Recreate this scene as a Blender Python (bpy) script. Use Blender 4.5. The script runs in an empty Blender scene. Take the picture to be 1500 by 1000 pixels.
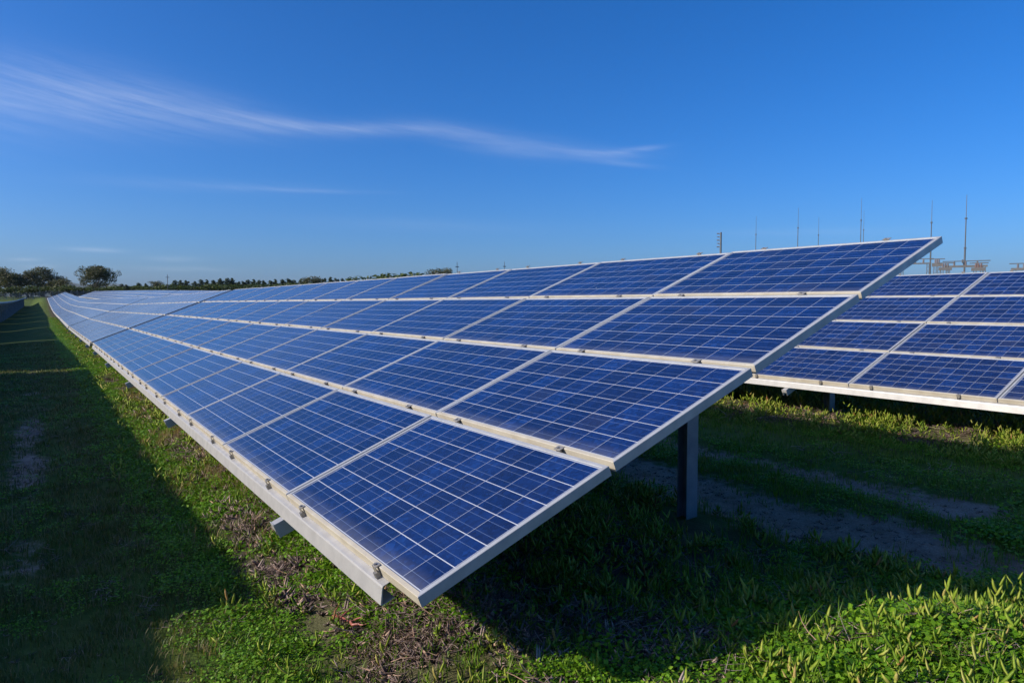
import bpy, bmesh, math, random
import numpy as np
from mathutils import Vector, Matrix
rng = np.random.default_rng(7); random.seed(7)
R = math.radians
sc = bpy.context.scene
C = sc.collection

# ------------------------------------------------------------------ camera / light constants (metres, camera at x=y=0)
CAM_Z = 1.70
YAW, PITCH, FPX = R(33.57), R(3.06), 1036.0
TILT = R(21.8)
PU, PV = 1.670, 1.0125            # panel pitch along the row and up the slope
PL, PW, PD = 1.657, 0.984, 0.046  # panel length, width, frame depth
SUN_TO = Vector((-1.0, 0.30, 0.525)).normalized()     # towards the sun

# ------------------------------------------------------------------ helpers
def tag(o, label=None, cat=None, group=None, kind=None):
    if label: o['label'] = label
    if cat: o['category'] = cat
    if group: o['group'] = group
    if kind: o['kind'] = kind
    return o
def link(name, data, parent=None):
    o = bpy.data.objects.new(name, data); C.objects.link(o)
    if parent: o.parent = parent
    return o
def empty(name, loc=(0, 0, 0)):
    o = link(name, None); o.location = loc; o.empty_display_size = .2
    return o
class MB:
    """collects vertices and faces with material slots"""
    def __init__(s): s.v = []; s.f = []; s.m = []; s.uv = {}
    def add(s, vs, fs, m=0):
        b = len(s.v); s.v += [tuple(v) for v in vs]
        for f in fs: s.f.append(tuple(b + i for i in f)); s.m.append(m)
    def box(s, lo, hi, m=0, M=None):
        x0, y0, z0 = lo; x1, y1, z1 = hi
        vs = [Vector(p) for p in ((x0,y0,z0),(x1,y0,z0),(x1,y1,z0),(x0,y1,z0),(x0,y0,z1),(x1,y0,z1),(x1,y1,z1),(x0,y1,z1))]
        if M: vs = [M @ v for v in vs]
        s.add(vs, ((0,3,2,1),(4,5,6,7),(0,1,5,4),(1,2,6,5),(2,3,7,6),(3,0,4,7)), m)
    def extrude(s, prof, p0, p1, ax, ay, m=0, closed=True, cap=True):
        """profile (list of 2d points) swept from p0 to p1; ax, ay: axes of the profile"""
        p0, p1, ax, ay = Vector(p0), Vector(p1), Vector(ax), Vector(ay)
        n = len(prof)
        vs = [p0 + ax*a + ay*b for a, b in prof] + [p1 + ax*a + ay*b for a, b in prof]
        fs = [(i, (i+1) % n, n + (i+1) % n, n + i) for i in range(n)]
        if cap: fs += [tuple(range(n))[::-1], tuple(range(n, 2*n))]
        s.add(vs, fs, m)
    def tube(s, pts, rad, n=6, m=0, cap=True):
        pts = [Vector(p) for p in pts]
        rad = rad if isinstance(rad, (list, tuple)) else [rad]*len(pts)
        vs = []
        for i, p in enumerate(pts):
            t = (pts[min(i+1, len(pts)-1)] - pts[max(i-1, 0)]).normalized()
            a = t.orthogonal().normalized() if abs(t.z) < .9 else Vector((1, 0, 0)).cross(t).normalized()
            b = t.cross(a)
            for k in range(n):
                an = 2*math.pi*k/n
                vs.append(p + (a*math.cos(an) + b*math.sin(an))*rad[i])
        fs = [(i*n+k, i*n+(k+1) % n, (i+1)*n+(k+1) % n, (i+1)*n+k) for i in range(len(pts)-1) for k in range(n)]
        if cap: fs += [tuple(range(n))[::-1], tuple((len(pts)-1)*n+k for k in range(n))]
        s.add(vs, fs, m)
    def mesh(s, name, mats):
        me = bpy.data.meshes.new(name); me.from_pydata(s.v, [], s.f)
        for m in mats: me.materials.append(m)
        me.polygons.foreach_set('material_index', s.m); me.update()
        return me
    def build(s, name, mats, parent=None):
        return link(name, s.mesh(name, mats if isinstance(mats, (list, tuple)) else [mats]), parent)
def np_mesh(name, verts, faces_list, mats, smooth=False):
    """verts (N,3); faces_list: list of (faces array (M,k), material slot)"""
    me = bpy.data.meshes.new(name)
    me.vertices.add(len(verts)); me.vertices.foreach_set('co', np.ascontiguousarray(verts, np.float32).ravel())
    loops = np.concatenate([f.ravel() for f, _ in faces_list]).astype(np.int32)
    tot = np.concatenate([np.full(len(f), f.shape[1], np.int32) for f, _ in faces_list])
    st = np.concatenate([[0], np.cumsum(tot)[:-1]]).astype(np.int32)
    mi = np.concatenate([np.full(len(f), m, np.int32) for f, m in faces_list])
    me.loops.add(len(loops)); me.loops.foreach_set('vertex_index', loops)
    me.polygons.add(len(tot)); me.polygons.foreach_set('loop_start', st); me.polygons.foreach_set('loop_total', tot)
    me.polygons.foreach_set('material_index', mi)
    if smooth: me.polygons.foreach_set('use_smooth', np.ones(len(tot), bool))
    for m in mats: me.materials.append(m)
    me.update(calc_edges=True); me.validate()
    return me
def sstep(a, b, x):
    t = np.clip((x - a)/(b - a), 0, 1); return t*t*(3 - 2*t)
def vnoise(x, y, seed=0):
    xi, yi = np.floor(x).astype(np.int64), np.floor(y).astype(np.int64)
    fx, fy = x - xi, y - yi
    def h(a, b):
        n = (a*374761393 + b*668265263 + seed*1274126177) & 0xffffffff
        n = ((n ^ (n >> 13))*1274126177) & 0xffffffff
        return ((n ^ (n >> 16)) & 0xffff)/65535.0
    ux, uy = fx*fx*(3-2*fx), fy*fy*(3-2*fy)
    return (h(xi, yi)*(1-ux)+h(xi+1, yi)*ux)*(1-uy) + (h(xi, yi+1)*(1-ux)+h(xi+1, yi+1)*ux)*uy
def fbm(x, y, s, seed=0, o=4):
    r = 0; a = .5; tot = 0
    for k in range(o):
        r = r + a*vnoise(x/s + 17.3*k, y/s - 9.1*k, seed+k); tot += a; a *= .5; s *= .5
    return r/tot

# ------------------------------------------------------------------ materials
def new_mat(name):
    m = bpy.data.materials.new(name); m.use_nodes = True
    nt = m.node_tree; return m, nt, nt.nodes['Principled BSDF']
def nd(nt, typ, **kw):
    n = nt.nodes.new(typ)
    for k, v in kw.items(): setattr(n, k, v)
    return n
def mth(nt, op, a, b=None, c=None):
    n = nd(nt, 'ShaderNodeMath', operation=op)
    for i, v in enumerate((a, b, c)):
        if v is None: continue
        if isinstance(v, (int, float)): n.inputs[i].default_value = v
        else: nt.links.new(v, n.inputs[i])
    return n.outputs[0]
def mixc(nt, f, a, b, mode='MIX'):
    n = nd(nt, 'ShaderNodeMix', data_type='RGBA', blend_type=mode)
    for i, v in ((0, f), (6, a), (7, b)):
        if isinstance(v, (int, float)): n.inputs[i].default_value = v
        elif isinstance(v, (tuple, list)): n.inputs[i].default_value = (*v, 1)
        else: nt.links.new(v, n.inputs[i])
    return n.outputs[2]
def noise(nt, vec, scale, detail=3, rough=.55):
    n = nd(nt, 'ShaderNodeTexNoise'); n.inputs['Scale'].default_value = scale
    n.inputs['Detail'].default_value = detail; n.inputs['Roughness'].default_value = rough
    if vec is not None: nt.links.new(vec, n.inputs['Vector'])
    return n.outputs['Fac']
def ramp(nt, f, pts):
    n = nd(nt, 'ShaderNodeValToRGB'); e = n.color_ramp.elements
    while len(e) < len(pts): e.new(.5)
    for el, (p, c) in zip(e, pts):
        el.position = p; el.color = (*c, 1) if isinstance(c, (tuple, list)) else (c, c, c, 1)
    nt.links.new(f, n.inputs[0]); return n.outputs[0]
def objco(nt): return nd(nt, 'ShaderNodeTexCoord').outputs['Object']

def mat_metal(name, col, col2, rough=.45, metal=.4, scale=9, bump=.0):
    m, nt, b = new_mat(name)
    co = objco(nt)
    f = noise(nt, co, scale, 4)
    c = mixc(nt, ramp(nt, f, [(.35, 0.), (.7, 1.)]), col, col2)
    f2 = noise(nt, co, scale*14, 2)
    c = mixc(nt, mth(nt, 'MULTIPLY', ramp(nt, f2, [(.55, 0.), (.75, 1.)]), .25), c, tuple(x*.55 for x in col))
    nt.links.new(c, b.inputs['Base Color'])
    nt.links.new(mth(nt, 'ADD', mth(nt, 'MULTIPLY', f, .25), rough-.12), b.inputs['Roughness'])
    b.inputs['Metallic'].default_value = metal
    return m
M_FRAME = mat_metal('anodised_frame', (.53, .53, .515), (.42, .42, .405), .42, .25)
M_DIRT = mat_metal('dusty_lower_frame', (.54, .49, .385), (.42, .37, .28), .6, .05, 6)
M_RAIL = mat_metal('galvanised_rail', (.52, .51, .49), (.40, .395, .385), .45, .35)
M_POST = mat_metal('galvanised_post', (.33, .37, .42), (.22, .25, .29), .42, .55, 5)
M_CLAMP = mat_metal('clamp_alloy', (.46, .42, .35), (.30, .27, .22), .4, .4, 30)
M_BOLT = mat_metal('bolt_steel', (.32, .31, .29), (.2, .19, .18), .45, .5, 30)
M_FPOST = mat_metal('fence_post_steel', (.26, .26, .25), (.20, .20, .19), .6, .1, 2)
M_MAST = mat_metal('mast_steel', (.12, .125, .135), (.085, .09, .095), .55, .2, 1)
M_INSUL = mat_metal('insulator_brown', (.20, .15, .14), (.14, .11, .10), .35, 0, 3)
M_RED = mat_metal('painted_red', (.22, .12, .10), (.17, .10, .09), .5, 0, 3)
M_BUS = mat_metal('aluminium_bus', (.15, .145, .14), (.11, .105, .10), .5, .2, 1)

def mat_cells(greyed=0.):
    m, nt, b = new_mat('polycrystalline_cells')
    L = nt.links.new
    uvn = nd(nt, 'ShaderNodeUVMap'); uvn.uv_map = 'UVMap'
    sp = nd(nt, 'ShaderNodeSeparateXYZ'); L(uvn.outputs[0], sp.inputs[0])
    u = mth(nt, 'MODULO', sp.outputs[0], 10.0)
    pid = mth(nt, 'FLOOR', mth(nt, 'DIVIDE', sp.outputs[0], 10.0))
    v = sp.outputs[1]
    oi = nd(nt, 'ShaderNodeObjectInfo')
    seed = mth(nt, 'ADD', mth(nt, 'MULTIPLY', oi.outputs['Random'], 37.0), mth(nt, 'MULTIPLY', pid, 1.37))
    inL, inW = PL - .044, PW - .044
    mu, mv = .012, .007
    pu, pv = (inL - 2*mu)/10, (inW - 2*mv)/6
    cu = mth(nt, 'DIVIDE', mth(nt, 'SUBTRACT', u, mu), pu)
    cv = mth(nt, 'DIVIDE', mth(nt, 'SUBTRACT', v, mv), pv)
    fu, fv = mth(nt, 'FRACT', cu), mth(nt, 'FRACT', cv)
    def edge(fr, w, pitch):    # 1 inside the gap between cells
        d = mth(nt, 'MINIMUM', fr, mth(nt, 'SUBTRACT', 1.0, fr))
        return mth(nt, 'LESS_THAN', d, w/2/pitch)
    gv = edge(fv, .0044, pv)          # gaps along the row (wider)
    gu = edge(fu, .0027, pu)
    # margins outside the cell field
    out_u = mth(nt, 'MAXIMUM', mth(nt, 'LESS_THAN', cu, 0.0), mth(nt, 'GREATER_THAN', cu, 10.0))
    out_v = mth(nt, 'MAXIMUM', mth(nt, 'LESS_THAN', cv, 0.0), mth(nt, 'GREATER_THAN', cv, 6.0))
    bus = 0
    for c in (.28, .72):
        d = mth(nt, 'ABSOLUTE', mth(nt, 'SUBTRACT', fv, c))
        l = mth(nt, 'LESS_THAN', d, .0011/pv)
        bus = l if bus == 0 else mth(nt, 'MAXIMUM', bus, l)
    cell = nd(nt, 'ShaderNodeCombineXYZ'); L(mth(nt, 'FLOOR', cu), cell.inputs[0]); L(mth(nt, 'FLOOR', cv), cell.inputs[1]); L(seed, cell.inputs[2])
    wn = nd(nt, 'ShaderNodeTexWhiteNoise', noise_dimensions='3D'); L(cell.outputs[0], wn.inputs['Vector'])
    # polycrystalline grain
    off = nd(nt, 'ShaderNodeVectorMath', operation='ADD'); L(uvn.outputs[0], off.inputs[0])
    so = nd(nt, 'ShaderNodeCombineXYZ'); L(mth(nt, 'MULTIPLY', wn.outputs['Value'], 9.0), so.inputs[0]); L(seed, so.inputs[1]); L(so.outputs[0], off.inputs[1])
    vor = nd(nt, 'ShaderNodeTexVoronoi'); vor.inputs['Scale'].default_value = 48; L(off.outputs[0], vor.inputs['Vector'])
    grain = nd(nt, 'ShaderNodeSeparateColor'); L(vor.outputs['Color'], grain.inputs[0])
    t = mth(nt, 'ADD', mth(nt, 'MULTIPLY', wn.outputs['Value'], .55), mth(nt, 'MULTIPLY', grain.outputs[0], .45))
    base = ramp(nt, t, CELL_RAMP)
    # a few odd, darker violet cells
    odd = mth(nt, 'GREATER_THAN', wn.outputs['Value'], .955)
    base = mixc(nt, mth(nt, 'MULTIPLY', odd, .6), base, (.016, .020, .050))
    # fine contact fingers make the bus bars slightly paler than the cell
    base = mixc(nt, mth(nt, 'MULTIPLY', bus, .55), base, (.17, .24, .40))
    line = mth(nt, 'MAXIMUM', mth(nt, 'MAXIMUM', gv, mth(nt, 'MULTIPLY', gu, .72)), mth(nt, 'MAXIMUM', mth(nt, 'MULTIPLY', out_u, .35), mth(nt, 'MULTIPLY', out_v, .35)))
    col = mixc(nt, line, base, (.52, .54, .58))
    # dust film, thicker at the lower edge of each panel, plus any extra pale grey
    dn = noise(nt, off.outputs[0], 4.0, 5)
    co = nd(nt, 'ShaderNodeNewGeometry').outputs['Position']
    dl = noise(nt, co, .35, 4)
    low = mth(nt, 'MULTIPLY', mth(nt, 'SUBTRACT', 1.0, mth(nt, 'SMOOTH_MIN', mth(nt, 'DIVIDE', v, .09), 1.0, .2)), .35)
    lowm = mth(nt, 'MAXIMUM', low, 0.0)
    dust = mth(nt, 'ADD', mth(nt, 'MULTIPLY', mth(nt, 'MULTIPLY', dn, dl), .06 + greyed*1.6), mth(nt, 'MULTIPLY', lowm, dn))
    col = mixc(nt, dust, col, (.37, .365, .35))
    # bird droppings and specks
    v2 = nd(nt, 'ShaderNodeTexVoronoi'); v2.inputs['Scale'].default_value = 2.3; L(off.outputs[0], v2.inputs['Vector'])
    spk = mth(nt, 'LESS_THAN', v2.outputs['Distance'], .016)
    col = mixc(nt, mth(nt, 'MULTIPLY', spk, .6), col, (.6, .6, .57))
    L(col, b.inputs['Base Color'])
    rn = mth(nt, 'ADD', mth(nt, 'MULTIPLY', dn, .16), .10)
    L(rn, b.inputs['Roughness'])
    b.inputs['IOR'].default_value = 1.42
    return m
CELL_RAMP = [(.0, (.0016, .010, .052)), (.4, (.0023, .016, .084)), (.75, (.0035, .025, .125)), (1., (.008, .046, .20))]
M_CELL = mat_cells(); M_CELL_GREYED = mat_cells(.70)  # second copy has more pale grey mixed over the cells
m, nt, b = new_mat('grey_backsheet'); b.inputs['Base Color'].default_value = (.13, .14, .16, 1); b.inputs['Roughness'].default_value = .6
M_BACK = m

def mat_leaf(name, stops, trans=.3, rough=.5, spec=.3):
    m, nt, b = new_mat(name); L = nt.links.new
    g = nd(nt, 'ShaderNodeNewGeometry')
    c = ramp(nt, g.outputs['Random Per Island'], stops)
    f = noise(nt, g.outputs['Position'], 1.3, 3)
    c = mixc(nt, mth(nt, 'MULTIPLY', ramp(nt, f, [(.35, 0.), (.7, 1.)]), .45), c, mixc(nt, 1.0, c, (.75, .62, .5), 'MULTIPLY'))
    L(c, b.inputs['Base Color']); b.inputs['Roughness'].default_value = rough
    b.inputs['Specular IOR Level'].default_value = spec
    t = nd(nt, 'ShaderNodeBsdfTranslucent'); L(mixc(nt, 1.0, c, (1.1, 1.05, .5), 'MULTIPLY'), t.inputs[0])
    mx = nd(nt, 'ShaderNodeMixShader'); mx.inputs[0].default_value = trans
    L(b.outputs[0], mx.inputs[1]); L(t.outputs[0], mx.inputs[2])
    L(mx.outputs[0], nt.nodes['Material Output'].inputs[0])
    return m
M_GRASS = mat_leaf('grass_blades', [(0, (.065, .15, .012)), (.5, (.130, .26, .016)), (.85, (.20, .31, .028)), (1, (.30, .29, .08))], .35)
M_DULLED = mat_leaf('shade_dulled_blades', [(0, (.07, .10, .03)), (.4, (.12, .17, .03)), (.7, (.17, .17, .06)), (1, (.27, .22, .12))], .3)  # lane grass copy with the tone of the shade put into its colours
M_CLOVER = mat_leaf('clover_leaves', [(0, (.085, .22, .009)), (.5, (.155, .35, .014)), (1, (.25, .43, .025))], .35)
M_ICE = mat_leaf('succulent_leaves', [(0, (.13, .25, .020)), (.4, (.27, .38, .040)), (.8, (.42, .49, .080)), (.96, (.48, .44, .13)), (1, (.40, .17, .07))], .25, .45, .25)
M_DEAD = mat_leaf('dead_stems', [(0, (.08, .055, .05)), (.5, (.22, .165, .145)), (.85, (.42, .335, .30)), (1, (.52, .33, .22))], .05, .8, .15)
M_TAN = mat_leaf('dry_grass', [(0, (.25, .19, .09)), (.5, (.36, .28, .14)), (1, (.42, .35, .2))], .3, .7, .15)
M_PINE = mat_leaf('pine_needles', [(0, (.018, .040, .014)), (.5, (.036, .065, .022)), (1, (.070, .095, .035))], .15, .6)
M_EUC = mat_leaf('gum_leaves', [(0, (.040, .058, .022)), (.5, (.090, .105, .042)), (.85, (.16, .16, .075)), (1, (.23, .18, .10))], .2, .5)
M_SHRUB = mat_leaf('shrub_leaves', [(0, (.035, .065, .016)), (.5, (.075, .11, .026)), (1, (.13, .16, .045))], .25, .55)
M_BARK = mat_metal('bark', (.20, .16, .12), (.30, .26, .21), .85, 0, 2)
m, nt, b = new_mat('red_stems'); b.inputs['Roughness'].default_value = .5
nt.links.new(mixc(nt, noise(nt, objco(nt), 25), (.40, .09, .07), (.28, .12, .08)), b.inputs['Base Color']); M_REDSTEM = m

# ------------------------------------------------------------------ terrain
Y1 = np.array([-200, 2, 22, 43, 63, 83, 103, 124, 144, 165, 185, 206, 300, 420, 700, 3500.])
Z1 = np.array([0, 0, 0, -.10, -.02, .02, .15, .5, .9, 1.4, 1.9, 2.4, 4.2, 5.2, 5.4, 5.0])
Y2 = np.array([-200, 2, 25, 69, 108, 181, 206, 300, 420, 700, 3500.])
Z2 = np.array([.055, .055, .055, .75, 1.40, 2.40, 2.70, 4.2, 5.2, 5.4, 5.0])
Y0 = np.array([-200, 2, 25, 45, 60, 87, 120, 150, 198, 206, 300, 420, 700, 3500.])
Z0 = np.array([0, 0, 0, -.3, -.35, -.25, 0, .4, .94, 1.1, 4.0, 5.2, 5.4, 5.0])
def rise(row, y):
    return np.interp(y, (Y0, Y1, Y2)[row], (Z0, Z1, Z2)[row])
X_ROW = [-6.76, 1.106, 8.44, 8.44 + 7.34]
def tracks(x, y):
    """0..1, bare wheel tracks in the lanes"""
    wob = .18*(fbm(x*0, y, 6, 31) - .5)*2
    br = .6*fbm(x, y, .9, 77) + .4*fbm(x, y, .22, 76)
    t = np.exp(-((x - 5.05 - wob)/.66)**2)*(.70 + .65*fbm(x, y, 1.6, 79)) + np.exp(-((x - 6.35 - wob)/.42)**2)*(.5 + .75*fbm(x, y, 1.4, 80))
    t = t + np.exp(-((x + .22 - wob*1.5)/.26)**2)*(.15 + .75*fbm(x, y, 3.5, 78))*(1 - sstep(22, 34, y))
    t = t + .20*sstep(.50, .72, fbm(x, y, 1.1, 90))*(1 - sstep(.2, .7, x))*(1 - sstep(16, 22, y))*sstep(3.8, 5.5, y)
    return np.clip((t - .86 + br)*1.5, 0, 1)*np.where(x < 2, np.clip(t*4, 0, 1), 1)*np.clip(t*3, 0, 1)
def ground(x, y):
    x = np.asarray(x, float); y = np.asarray(y, float)
    r0, r1, r2 = rise(0, y), rise(1, y), rise(2, y)
    z = r0 + (r1 - r0)*sstep(-2.5, .5, x) + (r2 - r1)*sstep(3.5, 9, x)
    near = np.exp(-np.maximum(np.hypot(x, y) - 14, 0)/25)
    bed = np.zeros_like(z)
    for xr in X_ROW[1:]:
        bed = np.maximum(bed, sstep(-.15, .7, x - xr)*(1 - sstep(2.1, 2.9, x - xr)))
    z = z + near*(bed*.13*(.5 + fbm(x, y, 1.5, 5)) - .05*tracks(x, y)
                  + .07*(fbm(x, y, 2.2, 11) - .5) + .035*(fbm(x, y, .35, 12) - .5))
    # planted hump beside the row end
    z = z + .15*np.exp(-(((x - 3.4)/.75)**2 + ((y - 1.35)/.45)**2))
    return z
def axis(segs):
    out = []
    for a, b, s in segs: out += list(np.arange(a, b, s))
    out.append(segs[-1][1]); return np.array(out)
def geo(a, b, s0, k):
    o = [a]; s = s0
    while o[-1] < b: o.append(o[-1] + s); s *= k
    return np.array(o)
gx = np.concatenate([-geo(3, 3000, .3, 1.16)[::-1], axis([(-2.9, -1, .15), (-1, 9.5, .05), (9.5, 14, .12)]), geo(14.2, 3000, .25, 1.16)])
gy = np.concatenate([-geo(4, 2500, .5, 1.3)[::-1], axis([(-3.8, .6, .2), (.6, 9, .05), (9, 16, .1), (16, 40, .3), (40, 110, 1.)]), geo(111, 3200, 1.5, 1.1)])
GX, GY = np.meshgrid(gx, gy)
GZ = ground(GX, GY)
nx, ny = len(gx), len(gy)
idx = np.arange(nx*ny).reshape(ny, nx)
F = np.stack([idx[:-1, :-1], idx[:-1, 1:], idx[1:, 1:], idx[1:, :-1]], -1).reshape(-1, 4)
def mat_ground():
    m, nt, b = new_mat('ground_soil_and_turf'); L = nt.links.new
    pos = nd(nt, 'ShaderNodeNewGeometry').outputs['Position']
    at = nd(nt, 'ShaderNodeAttribute'); at.attribute_name = 'bare'
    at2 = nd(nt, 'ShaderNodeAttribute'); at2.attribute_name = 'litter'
    n4 = noise(nt, pos, 3.2, 6, .7)
    n1, n2, n3 = noise(nt, pos, .9, 5), noise(nt, pos, 9, 5, .65), noise(nt, pos, 60, 3)
    turf = mixc(nt, n2, (.045, .085, .012), (.11, .165, .028))
    turf = mixc(nt, ramp(nt, n1, [(.4, 0.), (.75, .8)]), turf, (.15, .15, .045))
    soil = mixc(nt, n2, (.26, .155, .105), (.46, .315, .22))
    soil = mixc(nt, mth(nt, 'MULTIPLY', ramp(nt, n3, [(.5, 0.), (.7, 1.)]), .6), soil, (.55, .42, .32))
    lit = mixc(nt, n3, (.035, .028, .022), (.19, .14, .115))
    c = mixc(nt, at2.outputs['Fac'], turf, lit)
    k = ramp(nt, mth(nt, 'ADD', at.outputs['Fac'], mth(nt, 'MULTIPLY', mth(nt, 'SUBTRACT', n2, .5), .9)), [(.3, 0.), (.6, 1.)])
    c = mixc(nt, k, c, soil)
    c = mixc(nt, mth(nt, 'MULTIPLY', ramp(nt, n4, [(.42, 0.), (.62, 1.)]), .55), c, mixc(nt, 1.0, c, (.42, .40, .38), 'MULTIPLY'))
    L(c, b.inputs['Base Color']); b.inputs['Roughness'].default_value = .95; b.inputs['Specular IOR Level'].default_value = .1
    bp = nd(nt, 'ShaderNodeBump'); bp.inputs['Strength'].default_value = .6; bp.inputs['Distance'].default_value = .03
    L(mth(nt, 'ADD', n2, mth(nt, 'MULTIPLY', n3, .5)), bp.inputs['Height']); L(bp.outputs[0], b.inputs['Normal'])
    return m
gm = np_mesh('ground', np.stack([GX, GY, GZ], -1).reshape(-1, 3), [(F, 0)], [mat_ground()], True)
bare = tracks(GX, GY)
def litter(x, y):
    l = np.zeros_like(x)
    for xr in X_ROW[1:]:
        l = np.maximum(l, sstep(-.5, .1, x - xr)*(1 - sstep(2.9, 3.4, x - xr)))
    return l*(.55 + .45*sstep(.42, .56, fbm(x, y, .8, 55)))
a = gm.attributes.new('bare', 'FLOAT', 'POINT'); a.data.foreach_set('value', bare.ravel().astype(np.float32))
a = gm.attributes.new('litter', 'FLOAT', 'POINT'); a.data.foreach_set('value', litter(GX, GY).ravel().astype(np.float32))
tag(link('ground', gm), 'uneven grassy ground with bare wheel tracks between the panel rows', 'ground', kind='structure')

# ------------------------------------------------------------------ solar panels
ct, st_ = math.cos(TILT), math.sin(TILT)
VX, VN = Vector((ct, 0, st_)), Vector((-st_, 0, ct))      # up the slope, out of the panel plane
UY = Vector((0, 1, 0))
H_LOW = 1.7 - 1.0636                                       # height of the lower edge above the lane
def frame_rings():
    prof = [(.022, -.010), (.022, -.0015), (.0205, 0.), (.0018, 0.), (0., -.0018), (0., -PD), (.028, -PD), (.028, -PD+.002), (.004, -PD+.002), (.004, -.010)]
    vs, fs, ms = [], [], []
    n = len(prof)
    for d, z in prof: vs += [(d, d, z), (PW-d, d, z), (PW-d, PL-d, z), (d, PL-d, z)]
    for i in range(n):
        j = (i+1) % n
        for k in range(4):
            q = (k+1) % 4
            fs.append((i*4+k, i*4+q, j*4+q, j*4+k)); ms.append(1 if (k == 3 and i in (2, 3, 4)) else 0)
    return vs, fs, ms
FV, FF, FM = frame_rings()
# sides run k=0: low v end..; k=3 is the v=0 (lower) side
def frame_mesh():
    b_ = MB(); b_.v = list(FV); b_.f = list(FF); b_.m = list(FM)
    return b_.mesh('solar_panel', [M_FRAME, M_DIRT])
g0, g1 = .0215, None
GV = [(g0, g0, -.004), (PW-g0, g0, -.004), (PW-g0, PL-g0, -.004), (g0, PL-g0, -.004), (g0, g0, -.0095), (PW-g0, g0, -.0095), (PW-g0, PL-g0, -.0095), (g0, PL-g0, -.0095)]
GF = [(0, 1, 2, 3), (7, 6, 5, 4), (0, 4, 5, 1), (1, 5, 6, 2), (2, 6, 7, 3), (3, 7, 4, 0)]
def glass_uv(me, pid_of_face=None):
    uv = me.uv_layers.new(name='UVMap')
    for p in me.polygons:
        pid = pid_of_face[p.index] if pid_of_face is not None else 0
        for li in p.loop_indices:
            co = me.vertices[me.loops[li].vertex_index]
            uv.data[li].uv = (0, 0)
def glass_mesh(mc):
    b_ = MB(); b_.add(GV, GF[:1], 0); b_.add(GV, GF[1:], 1)
    me = b_.mesh('cell_sheet', [mc, M_BACK])
    uv = me.uv_layers.new(name='UVMap')
    for p in me.polygons:
        for li in p.loop_indices:
            c = me.vertices[me.loops[li].vertex_index].co
            uv.data[li].uv = (c.y - g0, c.x - g0)
    return me
ME_FRAME, ME_GLASS, ME_GLASS_GREYED = frame_mesh(), glass_mesh(M_CELL), glass_mesh(M_CELL_GREYED)

def pt(u, v, n): return UY*u + VX*v + VN*n + Vector((0, 0, H_LOW))
# clamps: mesh in panel axes, origin on the seam line
def clamp_mb(lower):
    b_ = MB()
    if lower:
        b_.box((-.012, -.018, .0012), (.010, .018, .0045))
        b_.box((-.015, -.018, -PD*.55), (-.012, .018, .0045))
        b_.box((-.024, -.012, -PD-.0035), (-.004, .012, -PD*.5), 1)
        b_.tube([(-.004, .003, .0045), (-.004, .003, .011)], .007, 6, 1)
    else:
        b_.box((-.026, -.024, .0012), (.010, .024, .0045))
        b_.box((-.019, -.018, -.04), (-.010, .018, .0012), 1)
        b_.tube([(-.014, .004, .0045), (-.014, .004, .0105)], .008, 6, 1)
    return b_
ME_CL0 = clamp_mb(True).mesh('clamp', [M_CLAMP, M_BOLT]); ME_CL1 = clamp_mb(False).mesh('clamp', [M_CLAMP, M_BOLT])
ROTP = (0, -TILT, 0)
def clamp_spots(ncol):
    o = []
    for j in range(5):
        for i in range(ncol):
            for f in (.23, .83): o.append((i*PU + PL*f, j*PV - (.0285 if j else 0)*0 , j))
    return o
RAIL_V = [-.005] + [j*PV - .014 for j in (1, 2, 3)] + [4*PV - .05]
def rail_mb(j, length):
    b_ = MB()
    t = .003
    n0 = -PD - .004
    if j == 0:      # folded channel along the lower edge
        prof = [(.06, n0), (-.030, n0), (-.036, n0-.006), (-.068, n0-.066), (-.062, n0-.072), (-.005, n0-.072), (-.005, n0-.069), (-.061, n0-.069), (-.0325, n0-.008), (-.028, n0-t), (.06, n0-t)]
    else:
        v = RAIL_V[j]
        prof = [(v+.03, n0), (v-.03, n0), (v-.03, n0-.066), (v+.03, n0-.066), (v+.03, n0-.063), (v-.027, n0-.063), (v-.027, n0-t), (v+.03, n0-t)]
    b_.extrude(prof, pt(.30, 0, 0), pt(length - .30, 0, 0), VX, VN)
    return b_
def c_prof(w, d, t, lip=.0):
    return [(0, 0), (w, 0), (w, d), (w-t, d), (w-t, t), (t, t), (t, d), (0, d)]
def support_u(ncol):
    L_ = ncol*PU
    n = 5 if ncol >= 12 else 4
    return [1.70 + k*(L_ - 3.3)/(n-1) for k in range(n)]
def rafter_mb(u):
    b_ = MB(); n0 = -PD - .078
    b_.extrude([(0, 0), (.064, 0), (.064, -.085), (.060, -.085), (.060, -.004), (.004, -.004), (.004, -.085), (0, -.085)][::-1], pt(u-.032, -.125, n0), pt(u-.032, 4*PV-.02, n0), UY, VN)
    # bent end plate and bolt
    b_.box((-.130, u-.036, n0-.04), (-.1255, u+.036, n0+.003), 0, Matrix.Translation((0, 0, H_LOW)) @ Matrix.Rotation(-TILT, 4, 'Y'))
    return b_
def post_mb(u, vpos):
    b_ = MB()
    x = vpos*ct; top = H_LOW + vpos*st_ - .17
    w, d, t = .125, .10, .006
    prof = [(-w/2, -d/2), (w/2, -d/2), (w/2, -d/2+t), (t/2, -d/2+t), (t/2, d/2-t), (w/2, d/2-t), (w/2, d/2), (-w/2, d/2), (-w/2, d/2-t), (-t/2, d/2-t), (-t/2, -d/2+t), (-w/2, -d/2+t)]
    b_.extrude(prof, (x, u-.08, -.6), (x, u-.08, top), (1, 0, 0), (0, 1, 0))
    return b_
POST_V = (.92, 3.42)

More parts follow.
